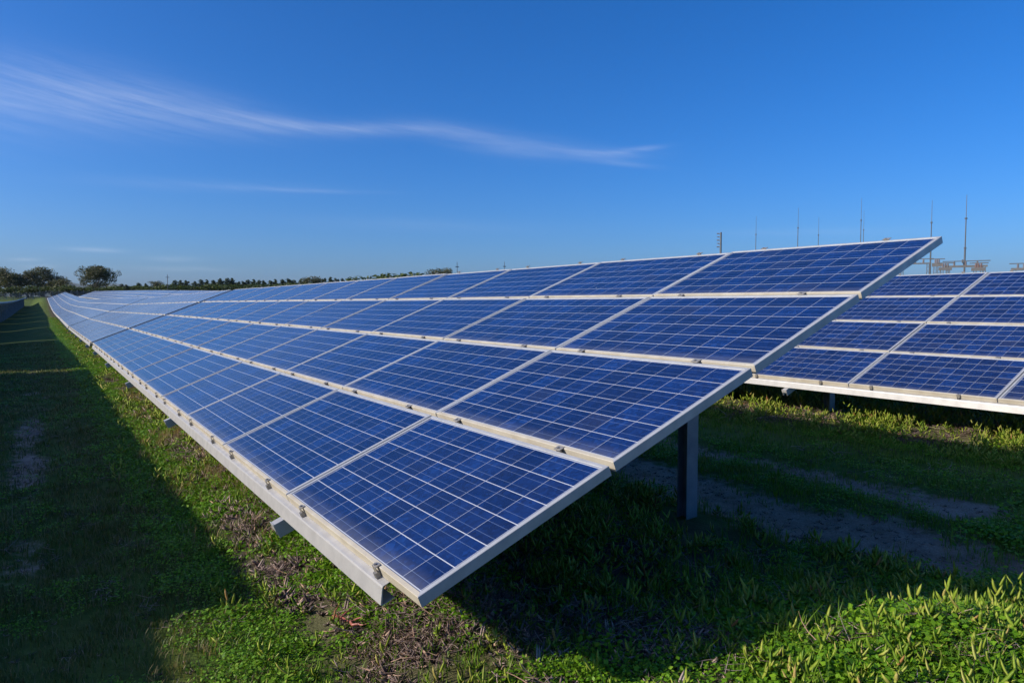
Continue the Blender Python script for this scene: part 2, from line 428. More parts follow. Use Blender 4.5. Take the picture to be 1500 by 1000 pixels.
def copy_to(o, parent, loc=None):
    c = o.copy(); C.objects.link(c); c.parent = parent
    if loc is not None: c.location = loc
    return c
CNT = {'panel0': None, 'glass0': None, 'c0': None, 'c1': None}
def full_table(x0, y0, z0, slope, ncol, label, group, nclamp=100, greyed=False):
    t = empty('solar_table', (x0, y0, z0)); t.rotation_euler = (slope, 0, 0)
    tag(t, label, 'solar table', group)
    for i in range(ncol):
        for j in range(4):
            loc = pt(i*PU + .0065, j*PV, 0) + VN*random.uniform(-.0015, .0015)
            if CNT['panel0'] is None:
                p = link('solar_panel', ME_FRAME, t); g = link('cell_sheet', ME_GLASS, p)
                CNT['panel0'], CNT['glass0'] = p, g
            else:
                p = copy_to(CNT['panel0'], t); g = copy_to(CNT['glass0'], p, (0, 0, 0))
            if greyed: g.data = ME_GLASS_GREYED
            p.location = loc; p.rotation_euler = (random.uniform(-.0022, .0022), -TILT + random.uniform(-.003, .003), 0)
    L_ = ncol*PU
    for j in range(5): rail_mb(j, L_).build('rail', M_RAIL, t)
    for u in support_u(ncol):
        rafter_mb(u).build('rafter', M_RAIL, t)
        for v in POST_V: post_mb(u, v).build('post', M_POST, t)
    sp = clamp_spots(ncol)
    sp.sort(key=lambda s: math.hypot(x0 + s[1]*ct, y0 + s[0]))
    rest = MB()
    for k, (u, v, j) in enumerate(sp):
        me = ME_CL0 if j == 0 else ME_CL1
        loc = pt(u, v + (.014 if j == 4 else 0), 0)
        if k < nclamp:
            o = link('clamp', me, t); o.location = loc; o.rotation_euler = ROTP
        else:
            M_ = Matrix.Translation(loc) @ Matrix.Rotation(-TILT, 4, 'Y')
            b_ = clamp_mb(j == 0)
            base = len(rest.v); rest.v += [tuple(M_ @ Vector(p)) for p in b_.v]
            rest.f += [tuple(base+i for i in f) for f in b_.f]; rest.m += b_.m
    if rest.v: tag(rest.build('clamps', [M_CLAMP, M_BOLT], t), kind='stuff')
    return t
def merged_table_mesh(ncol):
    b_ = MB(); pid = []
    Rm = Matrix.Rotation(-TILT, 4, 'Y')
    uvs = []
    for i in range(ncol):
        for j in range(4):
            M_ = Matrix.Translation(pt(i*PU + .0065, j*PV, 0) + VN*random.uniform(-.002, .002)) @ Rm
            k = len(b_.v); b_.v += [tuple(M_ @ Vector(p)) for p in FV]
            b_.f += [tuple(k+a for a in f) for f in FF]; b_.m += FM
            uvs += [None]*len(FF)
            k = len(b_.v); b_.v += [tuple(M_ @ Vector(p)) for p in GV]
            b_.f += [tuple(k+a for a in f) for f in GF]; b_.m += [2] + [3]*5
            uvs += [(i*4 + j)] + [None]*5
    L_ = ncol*PU
    for j in range(5):
        r = rail_mb(j, L_); b_.add(r.v, r.f, 4)
    for u in support_u(ncol):
        r = rafter_mb(u); b_.add(r.v, r.f, 4)
        for v in POST_V:
            r = post_mb(u, v); b_.add(r.v, r.f, 5)
    uvs += [None]*(len(b_.f) - len(uvs))
    me = b_.mesh('solar_table', [M_FRAME, M_DIRT, M_CELL_GREYED, M_BACK, M_RAIL, M_POST])
    uv = me.uv_layers.new(name='UVMap')
    loc = [(0, 0), (0, PW-2*g0), (PL-2*g0, PW-2*g0), (PL-2*g0, 0)]
    for p in me.polygons:
        if uvs[p.index] is not None:
            for li, q in zip(p.loop_indices, loc): uv.data[li].uv = (q[0] + 10*uvs[p.index], q[1])
    return me
ME_T12, ME_T10 = merged_table_mesh(12), merged_table_mesh(10)
GAP = .55
ORD = ['first', 'second', 'third', 'fourth', 'fifth', 'sixth', 'seventh', 'eighth', 'ninth', 'tenth', 'eleventh', 'twelfth']
def put_table(row, y0, ncol, label, group, full=False, dz=0.):
    L_ = ncol*PU
    za, zb = float(rise(row, y0)), float(rise(row, y0 + L_))
    if row == 2: pass
    sl = math.atan2(zb - za, L_)
    if full: return full_table(X_ROW[row], y0, za + dz, sl, ncol, label, group, greyed=(row == 1 and y0 > 10))
    o = link('solar_table', ME_T12 if ncol == 12 else ME_T10)
    o.location = (X_ROW[row], y0, za + dz); o.rotation_euler = (sl, 0, 0)
    return tag(o, label, 'solar table', group)
P12 = 12*PU + GAP
# the long row through the middle of the photo
y = 2.281
for k in range(10):
    lab = ('large nearest table of blue panels with its bare lower corner in front, long middle row' if k == 0 else
           'second table of blue panels in the long middle row, just past the first dark gap' if k == 1 else
           f'{ORD[k]} table along the long middle row, pale and small toward the far trees')
    put_table(1, y, 12, lab, 'solar tables of the long middle row', k < 2); y += P12
# the row on the right, seen under the overhang, and its far tables over the middle row
y = 5.05 - 3*PU
for k in range(11):
    lab = ('right hand table of blue panels with white lower rail, behind the near table overhang' if k == 0 else
           f'{ORD[k]} table of the row behind the middle row, mostly hidden by it')
    put_table(2, y, 12, lab, 'solar tables of the row behind', k == 0); y += P12
# the row on the left, seen from behind far off; its shadow fills the lane
put_table(0, 5.30 - 10*PU - .03, 10, 'unseen low table added beside the camera to shade the lower left ground', 'solar tables of the left row', dz=-.31)  # added out of view, lowered so its shadow fits the lower left
put_table(0, 5.30, 10, 'table of the left row that shades the grass lane, seen from behind', 'solar tables of the left row')
y = 5.30 + 10*PU + GAP
for k in range(9):
    put_table(0, y, 12, f'{ORD[k+2]} table of the left row, dark back and posts beside the lane', 'solar tables of the left row'); y += P12

# ------------------------------------------------------------------ ground plants
def blade(h, w, lean, ang, curve=.5, base=(0, 0)):
    ca, sa = math.cos(ang), math.sin(ang)
    px, py = -sa*w/2, ca*w/2
    def P(t): return (base[0] + ca*lean*t**(1+curve), base[1] + sa*lean*t**(1+curve), h*(t - .25*curve*t*t))
    a, m_, e = P(0), P(.55), P(1)
    vs = [(a[0]-px, a[1]-py, -.01), (a[0]+px, a[1]+py, -.01), (m_[0]+px*.8, m_[1]+py*.8, m_[2]), (m_[0]-px*.8, m_[1]-py*.8, m_[2]), e]
    return vs
def tpl_grass(n, h, spread, w):
    V, Q, T = [], [], []
    for k in range(n):
        an = random.uniform(0, 6.28); hh = h*random.uniform(.5, 1.1); r = spread*math.sqrt(random.random()); th = random.uniform(0, 6.28)
        b = len(V); V += blade(hh, w*random.uniform(.7, 1.2), hh*random.uniform(.15, .9), an, .6, (r*math.cos(th), r*math.sin(th)))
        Q.append((b, b+1, b+2, b+3)); T.append((b+3, b+2, b+4))
    return np.array(V), np.array(Q), np.array(T)
def finger(p, d, up, L_, r):
    """three sided succulent leaf from p along d, bending towards up"""
    V = []; d = Vector(d).normalized(); up = Vector(up); p = Vector(p)
    rr = [r*.75, r*1.1, r*.85]
    for k in range(3):
        t = (d + up*(.35*k)).normalized()
        a = t.orthogonal().normalized(); b = t.cross(a)
        for q in range(3):
            an = 2.094*q
            V.append(p + (a*math.cos(an) + b*math.sin(an))*rr[k])
        p = p + t*(L_/3)
    V.append(p)
    return [tuple(v) for v in V]
def tpl_ice(n, L_, r, h, flat=1.0):
    V, Q, T = [], [], []
    def add(vs):
        b = len(V); V.extend(vs)
        for k in range(2):
            for q in range(3): Q.append((b+k*3+q, b+k*3+(q+1) % 3, b+k*3+3+(q+1) % 3, b+k*3+3+q))
        for q in range(3): T.append((b+6+q, b+6+(q+1) % 3, b+9))
    a0 = random.uniform(0, 6.28); z = 0.; lean = (random.uniform(-1, 1), random.uniform(-1, 1))
    for k in range(n):
        f = k/max(n-1, 1)
        an = a0 + (k % 2)*math.pi + (k//2)*1.57 + random.uniform(-.35, .35)
        el = (.15 + .85*f)*flat + random.uniform(-.25, .35)
        d = (math.cos(an)*math.cos(el), math.sin(an)*math.cos(el), math.sin(el))
        z = h*f
        add(finger((lean[0]*z, lean[1]*z, z*flat), d, (0, 0, 1.0*flat), L_*random.uniform(.5, 1.25)*(1 - .25*f), r*random.uniform(.8, 1.2)))
    return np.array(V), np.array(Q), np.array(T)
def tpl_clover(n, rad, h, s):
    V, Q, T = [], [], []
    for k in range(n):
        r = rad*math.sqrt(random.random()); th = random.uniform(0, 6.28)
        c = Vector((r*math.cos(th), r*math.sin(th), h*random.uniform(.35, 1.)*(1 - .4*(r/rad)**2)))
        nrm = Vector((random.gauss(0, .45), random.gauss(0, .45), 1)).normalized()
        a = nrm.orthogonal().normalized(); a.rotate(Matrix.Rotation(random.uniform(0, 6.28), 3, nrm)); b_ = nrm.cross(a)
        q = s*random.uniform(.6, 1.2)
        base = len(V)
        V += [tuple(c + a*q), tuple(c + b_*q*.7 - nrm*q*.12), tuple(c - a*q), tuple(c - b_*q*.7 - nrm*q*.12)]
        Q.append((base, base+1, base+2, base+3))
    return np.array(V), np.array(Q), np.zeros((0, 3), int)
def tpl_twigs(n, rad, L_, r):
    V, Q, T = [], [], []
    for k in range(n):
        th = random.uniform(0, 6.28); q = rad*math.sqrt(random.random())
        p = Vector((q*math.cos(th), q*math.sin(th), random.uniform(.0, .05)))
        an = random.uniform(0, 6.28); el = random.gauss(.12, .3)
        d = Vector((math.cos(an)*math.cos(el), math.sin(an)*math.cos(el), math.sin(el)))
        b = len(V); ll = L_*random.uniform(.4, 1.2)
        bend = Vector((random.gauss(0, .5), random.gauss(0, .5), random.gauss(-.1, .4)))
        for s in range(4):
            t = (d + bend*s*.33).normalized(); aa = t.orthogonal().normalized(); bb = t.cross(aa)
            for w in range(3):
                g = 2.094*w; V.append(tuple(p + (aa*math.cos(g) + bb*math.sin(g))*r*(1 - .22*s)))
            p = p + t*(ll/3)
        for s in range(3):
            for w in range(3): Q.append((b+s*3+w, b+s*3+(w+1) % 3, b+s*3+3+(w+1) % 3, b+s*3+3+w))
    return np.array(V), np.array(Q), np.zeros((0, 3), int)
def scatter(tpls, pos, scale, zs=None):
    """instances of the templates baked into arrays"""
    Vs, Qs, Ts = [], [], []; off = 0
    n = len(pos); which = rng.integers(0, len(tpls), n); ang = rng.uniform(0, 6.283, n)
    zs = scale if zs is None else zs
    for k, (V, Q, T) in enumerate(tpls):
        s = which == k
        if not s.any(): continue
        P, a, sc_, sz = pos[s], ang[s], scale[s], zs[s]
        ca, sa = np.cos(a), np.sin(a)
        X = (V[None, :, 0]*ca[:, None] - V[None, :, 1]*sa[:, None])*sc_[:, None] + P[:, 0, None]
        Y = (V[None, :, 0]*sa[:, None] + V[None, :, 1]*ca[:, None])*sc_[:, None] + P[:, 1, None]
        Z = V[None, :, 2]*sz[:, None] + P[:, 2, None]
        m = len(P); nv = len(V)
        Vs.append(np.stack([X, Y, Z], -1).reshape(-1, 3))
        o = off + np.arange(m)[:, None, None]*nv
        Qs.append((Q[None] + o).reshape(-1, 4))
        if len(T): Ts.append((T[None] + o).reshape(-1, 3))
        off += m*nv
    return Vs, Qs, Ts, off
class Plants:
    def __init__(s): s.V, s.Q, s.T, s.n = [], [], [], 0
    def add(s, tpls, pos, scale, zs=None):
        if len(pos) == 0: return
        V, Q, T, n = scatter(tpls, pos, scale, zs)
        s.V += V; s.Q += [q + s.n for q in Q]; s.T += [t + s.n for t in T]; s.n += n
    def build(s, name, mat, label, cat):
        fl = [(np.concatenate(s.Q), 0)]
        if s.T: fl.append((np.concatenate(s.T), 0))
        o = link(name, np_mesh(name, np.concatenate(s.V), fl, [mat]))
        return tag(o, label, cat, kind='stuff')
def inview(x, y, m=.45):
    """keeps points that can be seen from here or a step to either side"""
    f = x*math.sin(YAW) + y*math.cos(YAW); r = x*math.cos(YAW) - y*math.sin(YAW)
    return (f > 2.5) & (np.abs(r) < f*.80 + .9)
def pts_in(x0, x1, y0, y1, dens, dref=5., pw=1.3, keep=None):
    n = int((x1-x0)*(y1-y0)*dens)
    x, y = rng.uniform(x0, x1, n), rng.uniform(y0, y1, n)
    d = np.hypot(x, y)
    p = np.minimum(1, (dref/d)**pw)
    k = (rng.random(n) < p) & inview(x, y)
    if keep is not None: k &= rng.random(n) < keep(x, y)
    k &= np.hypot(x - 4.15, y - 3.75) > .30
    x, y, p = x[k], y[k], p[k]
    return np.stack([x, y, ground(x, y)], -1), (1/np.sqrt(p))
T_GS = [tpl_grass(9, .05, .06, .0045) for _ in range(6)]      # short turf
T_GT = [tpl_grass(8, .16, .05, .0055) for _ in range(6)]      # longer tufts
T_IC = [tpl_ice(random.choice((6, 8, 9)), .075, .0062, random.uniform(.03, .10)) for _ in range(10)]
T_IT = [tpl_ice(random.choice((8, 10)), .085, .0068, random.uniform(.13, .22)) for _ in range(6)]
T_CL = [tpl_clover(46, .10, .05, .010) for _ in range(6)]
T_DI = [tpl_ice(7, .06, .0042, .02, .35) for _ in range(6)] 
T_TW = [tpl_twigs(14, .10, .13, .0026) for _ in range(6)]
grass, clover, ice, dead, tan, dulled = [Plants() for _ in range(6)]
T_WD = [tpl_clover(20, .10, .09, .0135) for _ in range(5)]
def patch(seed, s, lo, hi): return lambda x, y: sstep(lo, hi, fbm(x, y, s, seed))
def sc_(m, lo, hi): return rng.uniform(lo, hi, len(m))
def put(pl, tpl, area, dens, keep, lo, hi, dref=5., pw=1.3, cap=2.2, hz=None):
    P, m = pts_in(*area, dens, dref, pw, keep)
    s = sc_(P, lo, hi)
    pl.add(tpl, P, s*np.minimum(m, cap), s*np.minimum(m, 1.25)*(1 if hz is None else hz))
not_track = lambda x, y: np.clip(1 - 1.25*tracks(x, y), 0, 1)
# grass lane on the left
put(dulled, T_GS, (-3, 1.0, 1.5, 40), 520, lambda x, y: not_track(x, y)*(.35 + .65*patch(3, 1.2, .3, .6)(x, y)), .6, 1.3)
put(dulled, T_GT, (-3, 1.0, 1.5, 40), 34, lambda x, y: not_track(x, y)*patch(4, 1.0, .45, .7)(x, y), .5, .9)
put(clover, T_CL, (-3, 1.0, 1.5, 30), 50, lambda x, y: not_track(x, y)*patch(6, .8, .42, .6)(x, y), .6, 1.0)
# planted strip along the front of the middle row
fs = (.55, 2.6, 1.6, 95)
dens_f = lambda x, y: sstep(.45, .95, x)
tanp = lambda x, y: np.maximum(np.maximum(np.exp(-((x - 1.5)/.35)**2 - ((y - 6.7)/.7)**2), np.exp(-((x - 1.3)/.3)**2 - ((y - 9.6)/.5)**2)), .8*np.exp(-((x - 1.4)/.3)**2 - ((y - 14.)/1.2)**2))
put(tan, T_GT, (.8, 2.4, 4, 17), 480, lambda x, y: tanp(x, y), .35, .85, 5., 1.0, 1.6)
put(clover, T_CL, fs, 360, lambda x, y: dens_f(x, y)*np.maximum(patch(21, .9, .40, .52)(x, y), (1 - sstep(.75, 1.15, x))), .7, 1.2, 5.5, 1.2, 3)
put(ice, T_IC, fs, 300, lambda x, y: dens_f(x, y)*(.06 + .94*patch(22, .7, .46, .60)(x, y))*(.35 + .65*sstep(.9, 1.3, x))*(1 - .6*sstep(4.5, 6.5, y))*np.where(tanp(x, y) > .3, .2, 1), .7, 1.15, 5., 1.3, 2.5)
put(dead, T_DI, (.9, 2.6, 1.6, 12), 680, lambda x, y: sstep(1.0, 1.3, x)*(.1 + .9*patch(55, .8, .40, .54)(x, y)), .6, 1.3, 4.5, 1.6, 2.5, 1.6)
put(dead, T_DI, fs, 520, lambda x, y: dens_f(x, y)*sstep(1.0, 1.3, x)*(.3 + .85*patch(55, .8, .42, .56)(x, y)), .6, 1.15, 5., 1.4, 2.5)
put(dead, T_TW, (.9, 2.6, 1.6, 10), 130, lambda x, y: sstep(1.0, 1.4, x)*(.05 + .95*patch(55, .8, .40, .54)(x, y)), .5, .95, 4.5, 1.5, 2.5, 1.3)
put(dead, T_TW, fs, 90, lambda x, y: dens_f(x, y)*sstep(1.0, 1.4, x)*(.1 + .9*patch(55, .8, .42, .56)(x, y)), .6, 1.1, 5., 1.4, 2.5)
put(grass, T_GS, fs, 300, lambda x, y: dens_f(x, y)*patch(23, .6, .4, .6)(x, y), .8, 1.5, 5., 1.2, 2.5)
put(grass, T_GT, fs, 22, lambda x, y: dens_f(x, y)*patch(24, .6, .5, .65)(x, y), .5, .9)
put(tan, T_GT, fs, 70, lambda x, y: dens_f(x, y)*patch(25, 1.3, .55, .66)(x, y)*sstep(3.5, 5, y), .5, .9, 6., 1.0, 2.5)
# dark bed under the panels
ub = (2.3, 4.6, .9, 14)
put(ice, T_IC, ub, 120, lambda x, y: .25 + .75*patch(41, .8, .4, .6)(x, y), .8, 1.35, 5., 1.5)
put(grass, T_GT, ub, 110, lambda x, y: (.25 + .75*patch(42, .7, .4, .6)(x, y))*not_track(x, y), .6, 1.2, 5., 1.5)
put(clover, T_CL, ub, 80, lambda x, y: patch(43, .8, .45, .6)(x, y)*not_track(x, y), .8, 1.3, 5., 1.5)
put(dead, T_TW, ub, 30, lambda x, y: .2 + .8*patch(55, .8, .42, .56)(x, y), .7, 1.3, 5., 1.5)
# bright patch at the lower right, past the row end
nb = (1.4, 7.0, .4, 2.45)
edge = lambda x, y: (1 - sstep(3.6, 4.6, x))*low(x, y)
low = lambda x, y: 1 - .9*(1 - sstep(2.35, 2.75, x))*sstep(1.6, 1.85, y)
put(ice, T_IT, nb, 48, lambda x, y: edge(x, y)*sstep(2.2, 2.8, x)*patch(61, .5, .44, .60)(x, y), .6, 1.05)
put(clover, T_WD, nb, 60, lambda x, y: edge(x, y)*patch(66, .5, .45, .6)(x, y), .6, 1.5)
put(grass, T_GT, nb, 60, lambda x, y: low(x, y)*patch(67, .5, .42, .6)(x, y), .5, 1.1)
put(clover, T_WD, fs, 30, lambda x, y: dens_f(x, y)*patch(68, .6, .48, .6)(x, y), .5, 1.2)
put(ice, T_IC, nb, 115, lambda x, y: edge(x, y)*(.1 + .9*sstep(2.1, 2.7, x))*(.15 + .85*patch(62, .5, .42, .58)(x, y)), .8, 1.3)
put(clover, T_CL, nb, 330, lambda x, y: low(x, y)*not_track(x, y)*(.3 + .7*patch(63, .6, .36, .5)(x, y)), .9, 1.7)
put(grass, T_GS, nb, 260, lambda x, y: low(x, y)*not_track(x, y)*(.3 + .7*sstep(3.2, 4.2, x)), .8, 1.5)
put(dead, T_TW, nb, 22, lambda x, y: edge(x, y)*patch(64, .4, .5, .62)(x, y), .5, .9, 5., 1.3, 2.2, 2.2)
# lane on the right with its two wheel tracks
rl = (4.4, 8.5, 1.6, 16)
put(grass, T_GS, rl, 300, lambda x, y: not_track(x, y)*(.25 + .75*patch(71, 1.0, .35, .6)(x, y)), .8, 1.5, 6., 1.2)
put(grass, T_GT, rl, 16, lambda x, y: not_track(x, y)*patch(72, .9, .45, .65)(x, y), .4, .8, 6.)
put(clover, T_CL, rl, 60, lambda x, y: not_track(x, y)*patch(73, .8, .42, .6)(x, y), .8, 1.2, 6.)
put(dead, T_TW, (-3, 1.0, 1.5, 20), 14, lambda x, y: .2 + .8*patch(8, .8, .5, .65)(x, y), .4, .8)
put(tan, T_GT, (-3, 1.0, 1.5, 30), 22, lambda x, y: patch(9, 1.1, .45, .65)(x, y)*not_track(x, y), .35, .7)
put(tan, T_GT, rl, 12, lambda x, y: patch(10, 1.1, .45, .65)(x, y)*not_track(x, y), .35, .7)
put(dead, T_DI, (-3, .8, 1.5, 22), 150, lambda x, y: .25 + .75*tracks(x, y), .25, .6, 6.)
put(tan, T_GS, (-3, .8, 1.5, 22), 160, lambda x, y: .15 + .6*tracks(x, y), .4, .9, 6.)
put(dead, T_DI, rl, 160, lambda x, y: .15 + .85*tracks(x, y), .25, .6, 6.)
put(tan, T_GS, rl, 120, lambda x, y: .9*tracks(x, y), .3, .7, 6.)
put(dead, T_TW, rl, 5, lambda x, y: .3*not_track(x, y), .5, 1.)
# bed of the right row
rb = (8.0, 12.5, 1.8, 18)
put(ice, T_IT, (8.3, 9.5, 1.8, 18), 170, lambda x, y: .12 + .88*patch(81, .8, .40, .54)(x, y), .6, 1.15, 9., 1.2)
put(ice, T_IC, rb, 150, lambda x, y: .2 + .8*patch(82, .8, .42, .6)(x, y), .8, 1.3, 9., 1.2)
put(clover, T_CL, rb, 130, lambda x, y: patch(83, .8, .42, .58)(x, y), .8, 1.4, 9., 1.2)
put(grass, T_GT, rb, 45, lambda x, y: .2 + .8*patch(84, .8, .42, .6)(x, y), .5, 1.0, 9., 1.2)
put(dead, T_TW, rb, 26, lambda x, y: patch(85, .6, .5, .6)(x, y), .9, 1.6, 9., 1.2)
grass.build('grass', M_GRASS, 'short green grass growing in the lanes between the panel rows', 'grass')
dulled.build('lane_grass', M_DULLED, 'worn olive grass left of the middle row, shade toned into its colour', 'grass')
clover.build('clover', M_CLOVER, 'bright green clover mats along the edge of the panel rows', 'clover')
ice.build('ice_plant_cover', M_ICE, 'fleshy finger leaved ground cover along the panel rows and lower right', 'ground cover')
dead.build('dead_stems', M_DEAD, 'tangled brown dead stems under the lower panel edge', 'dry stems')
tan.build('dry_grass', M_TAN, 'tufts of straw coloured dry grass beside the lower rail', 'dry grass')
# one red succulent branch by the corner
b_ = MB(); p0 = Vector((1.25, 3.34, float(ground(1.25, 3.34)) + .05))
RB = random.Random(5)
def fleshy(a, d, L_, r):
    p = Vector(a); d = Vector(d).normalized(); P = [p.copy()]; rr = [r]
    for k in range(7):
        d = (d + Vector((RB.gauss(0, .22), RB.gauss(0, .22), RB.gauss(0, .2)))).normalized(); p = p + d*(L_/7); P.append(p.copy())
        rr.append(r*(1 - .1*k)*(.78 if k % 2 else 1.05))
    b_.tube(P, rr, 7); return P
P_ = fleshy(p0, (.3, 1, .1), .16, .007)
for k, d in ((2, (-1, .3, .3)), (4, (1, .3, .35)), (5, (-.6, .8, .2)), (1, (.8, -.4, .4))): fleshy(P_[k], d, .075, .006)
fleshy(p0, (.2, -1, .15), .11, .0065)
tag(b_.build('red_branch', M_REDSTEM), 'reddish fleshy branch lying below the corner of the nearest table', 'branch')

# ------------------------------------------------------------------ trees
def az_of(px): return YAW + math.atan((px - 750)/FPX)
def bear(px, d):
    a = az_of(px); return d*math.sin(a), d*math.cos(a)
def leaf_cloud(blobs, n, size, seed):
    r = np.random.default_rng(seed)
    bl = np.array(blobs)                                   # cx cy cz rx ry rz
    w = (bl[:, 3]*bl[:, 4]*bl[:, 5])**.67; k = r.choice(len(bl), n, p=w/w.sum())
    d = r.normal(size=(n, 3)); d /= np.linalg.norm(d, axis=1, keepdims=True)
    rad = r.uniform(.45, 1.05, n)**.6
    c = bl[k, :3] + d*rad[:, None]*bl[k, 3:6]
    nn = d*.6 + r.normal(size=(n, 3))*.6; nn /= np.linalg.norm(nn, axis=1, keepdims=True)
    a = np.cross(nn, r.normal(size=(n, 3))); a /= np.linalg.norm(a, axis=1, keepdims=True); b = np.cross(nn, a)
    s = size*r.uniform(.5, 1.3, n)[:, None]
    V = np.stack([c + a*s, c + b*s*.6, c - a*s, c - b*s*.6], 1).reshape(-1, 3)
    Q = np.arange(n*4).reshape(n, 4)
    return V, Q
def tree_meshes(kind, seed):
    r = random.Random(seed); tr = MB(); blobs = []
    if kind == 'pine':              # conical, unit height 1
        tr.tube([(0, 0, -.05), (.005, 0, .5), (0, .005, .95)], [.022, .015, .004], 6)
        for k in range(26):
            z = .16 + .80*k/25; q = (.22*(1 - z)**.55 + .02)*r.uniform(.7, 1.2)*(.72 if z < .3 else 1); an = r.uniform(0, 6.28)
            blobs.append((q*.5*math.cos(an), q*.5*math.sin(an), z, q*.95, q*.95, .062))
            if z < .8: tr.tube([(0, 0, z), (q*math.cos(an), q*math.sin(an), z+.02)], [.006, .002], 4)
        V, Q = leaf_cloud(blobs, 2200, .028, seed); mat = M_PINE
    elif kind in ('gum', 'spread'):
        wide = 1.0 if kind == 'gum' else 1.55
        tr.tube([(0, 0, -.05), (.02, .01, .18), (-.01, .0, .36)], [.045, .032, .026], 8)
        nl = 12 if kind == 'gum' else 18
        for k in range(nl):
            an = 6.283*k*.618 + r.uniform(-.3, .3); rad = r.uniform(.10, .34)*wide
            lo_, hi_ = (.34, .86) if kind == 'gum' else (.40, .86)
            z = hi_ - (hi_ - lo_)*((k + .5)/nl)*r.uniform(.75, 1.1) - .10*(rad/(.36*wide))**2
            p = Vector((rad*math.cos(an), rad*math.sin(an), z))
            q = Vector((p.x*.4, p.y*.4, .28 + (z-.28)*.5))
            tr.tube([(-.01, 0, .22 + .1*r.random()), q, p], [.020, .012, .005], 5)
            for w in range(5):
                o = Vector((r.gauss(0, .07*wide), r.gauss(0, .07*wide), r.gauss(.01, .045)))
                s = r.uniform(.065, .12)
                blobs.append((p.x+o.x, p.y+o.y, p.z+o.z, s*1.25, s*1.25, s*.85))
        for w in range(9):
            s = r.uniform(.10, .15); blobs.append((r.gauss(0, .12*wide), r.gauss(0, .12*wide), r.uniform(.62, .88), s*1.3, s*1.3, s*.8))
        if kind == 'spread':
            for w in range(26):
                an = r.uniform(0, 6.28); el = r.uniform(.05, 1.5); s = r.uniform(.09, .15)
                blobs.append((.40*math.cos(an)*math.cos(el), .40*math.sin(an)*math.cos(el), .46 + .40*math.sin(el), s*1.3, s*1.3, s*.8))
        V, Q = leaf_cloud(blobs, 12000 if kind == 'spread' else 4300, .019, seed); mat = M_EUC
    else:                            # shrub
        for k in range(5): tr.tube([(0, 0, -.1), (r.gauss(0, .15), r.gauss(0, .15), .35), (r.gauss(0, .3), r.gauss(0, .3), .7)], [.03, .02, .008], 5)
        for k in range(16):
            s = r.uniform(.18, .3); blobs.append((r.gauss(0, .38), r.gauss(0, .38), r.uniform(.2, .75), s, s, s*.8))
        V, Q = leaf_cloud(blobs, 1400, .05, seed); mat = M_SHRUB
    cr = np_mesh('crown', V, [(Q, 0)], [mat])
    return tr.mesh('trunk', [M_BARK]), cr
TREES = {}
def tree(name, kind, var, px, d, top_py, label, group=None, wide=1.0, seed=0):
    key = (kind, var)
    if key not in TREES: TREES[key] = tree_meshes(kind, 100 + 13*var + hash(kind) % 1 + len(kind)*7)
    x, y = bear(px, d)
    zg = float(ground(x, y))
    c = math.cos(az_of(px) - YAW)
    ztop = CAM_Z + d*c*((500 - top_py)/FPX - math.tan(PITCH))
    h = max(ztop - zg, 1.0)
    t = empty(name, (x, y, zg)); t.rotation_euler = (0, 0, random.uniform(0, 6.28)); t.scale = (h*wide, h*wide, h)
    link('trunk', TREES[key][0], t); link('crown', TREES[key][1], t)
    return tag(t, label, 'tree' if kind != 'shrub' else 'shrub', group)
RS = random.Random(3)
# row of pines along the far edge, from left to right
pxs = [180, 188, 205, 215, 257, 266, 275, 286, 296, 306, 314, 324, 333, 341, 350, 358, 365, 373, 380, 388, 397, 406, 415, 423, 432, 441, 450, 468, 476, 484, 493, 502, 512, 522]
tops = {180: 416, 188: 417, 205: 414, 215: 415, 257: 411, 266: 411, 275: 411, 286: 412, 296: 410, 306: 410, 314: 410, 324: 408, 333: 408, 341: 408}
for k, px in enumerate(pxs):
    tp = tops.get(px, 411 - (px - 350)*.028 + RS.uniform(-1, 2))
    tree('pine_tree', 'pine', k % 4, px + RS.uniform(-1, 1), 380 + RS.uniform(-15, 15), tp, 'small dark pine in the far tree row behind the panels', 'pines in the far row', RS.uniform(1.25, 1.7))
tree('gum_tree', 'gum', 5, 232, 375, 410, 'broader pale tree among the far pines, beside a thin mast', wide=1.25)
tree('gum_tree', 'gum', 6, 458, 370, 403, 'wider round tree among the far pines, toward the right of their row', wide=1.3)
for px, tp, w in ((575, 399, 1.6), (586, 397, 1.3), (626, 394, 1.7), (612, 396, 1.4), (600, 397, 1.3)):
    tree('shrub', 'shrub', px % 3, px, 260, tp, 'low dark bush just showing above the middle row edge', 'bushes above the panel edge', w*1.1)
tree('gum_tree', 'gum', 7, 641, 250, 390.5, 'rounded dark tree above the panel edge, left one of two', wide=.85)
tree('gum_tree', 'gum', 8, 655, 255, 390.0, 'slim dark tree above the panel edge, right one of two', wide=.75)
# low belt of bushes under the pines
for k in range(30):
    px = 176 + k*11.8 + RS.uniform(-3, 3)
    tree('shrub', 'shrub', k % 3, px, 372 + RS.uniform(-10, 10), 417.5 - (px - 176)*.018 + RS.uniform(-1.5, 1.5), 'low dark bush in the far belt under the pines', 'bushes under the pines', 1.9)
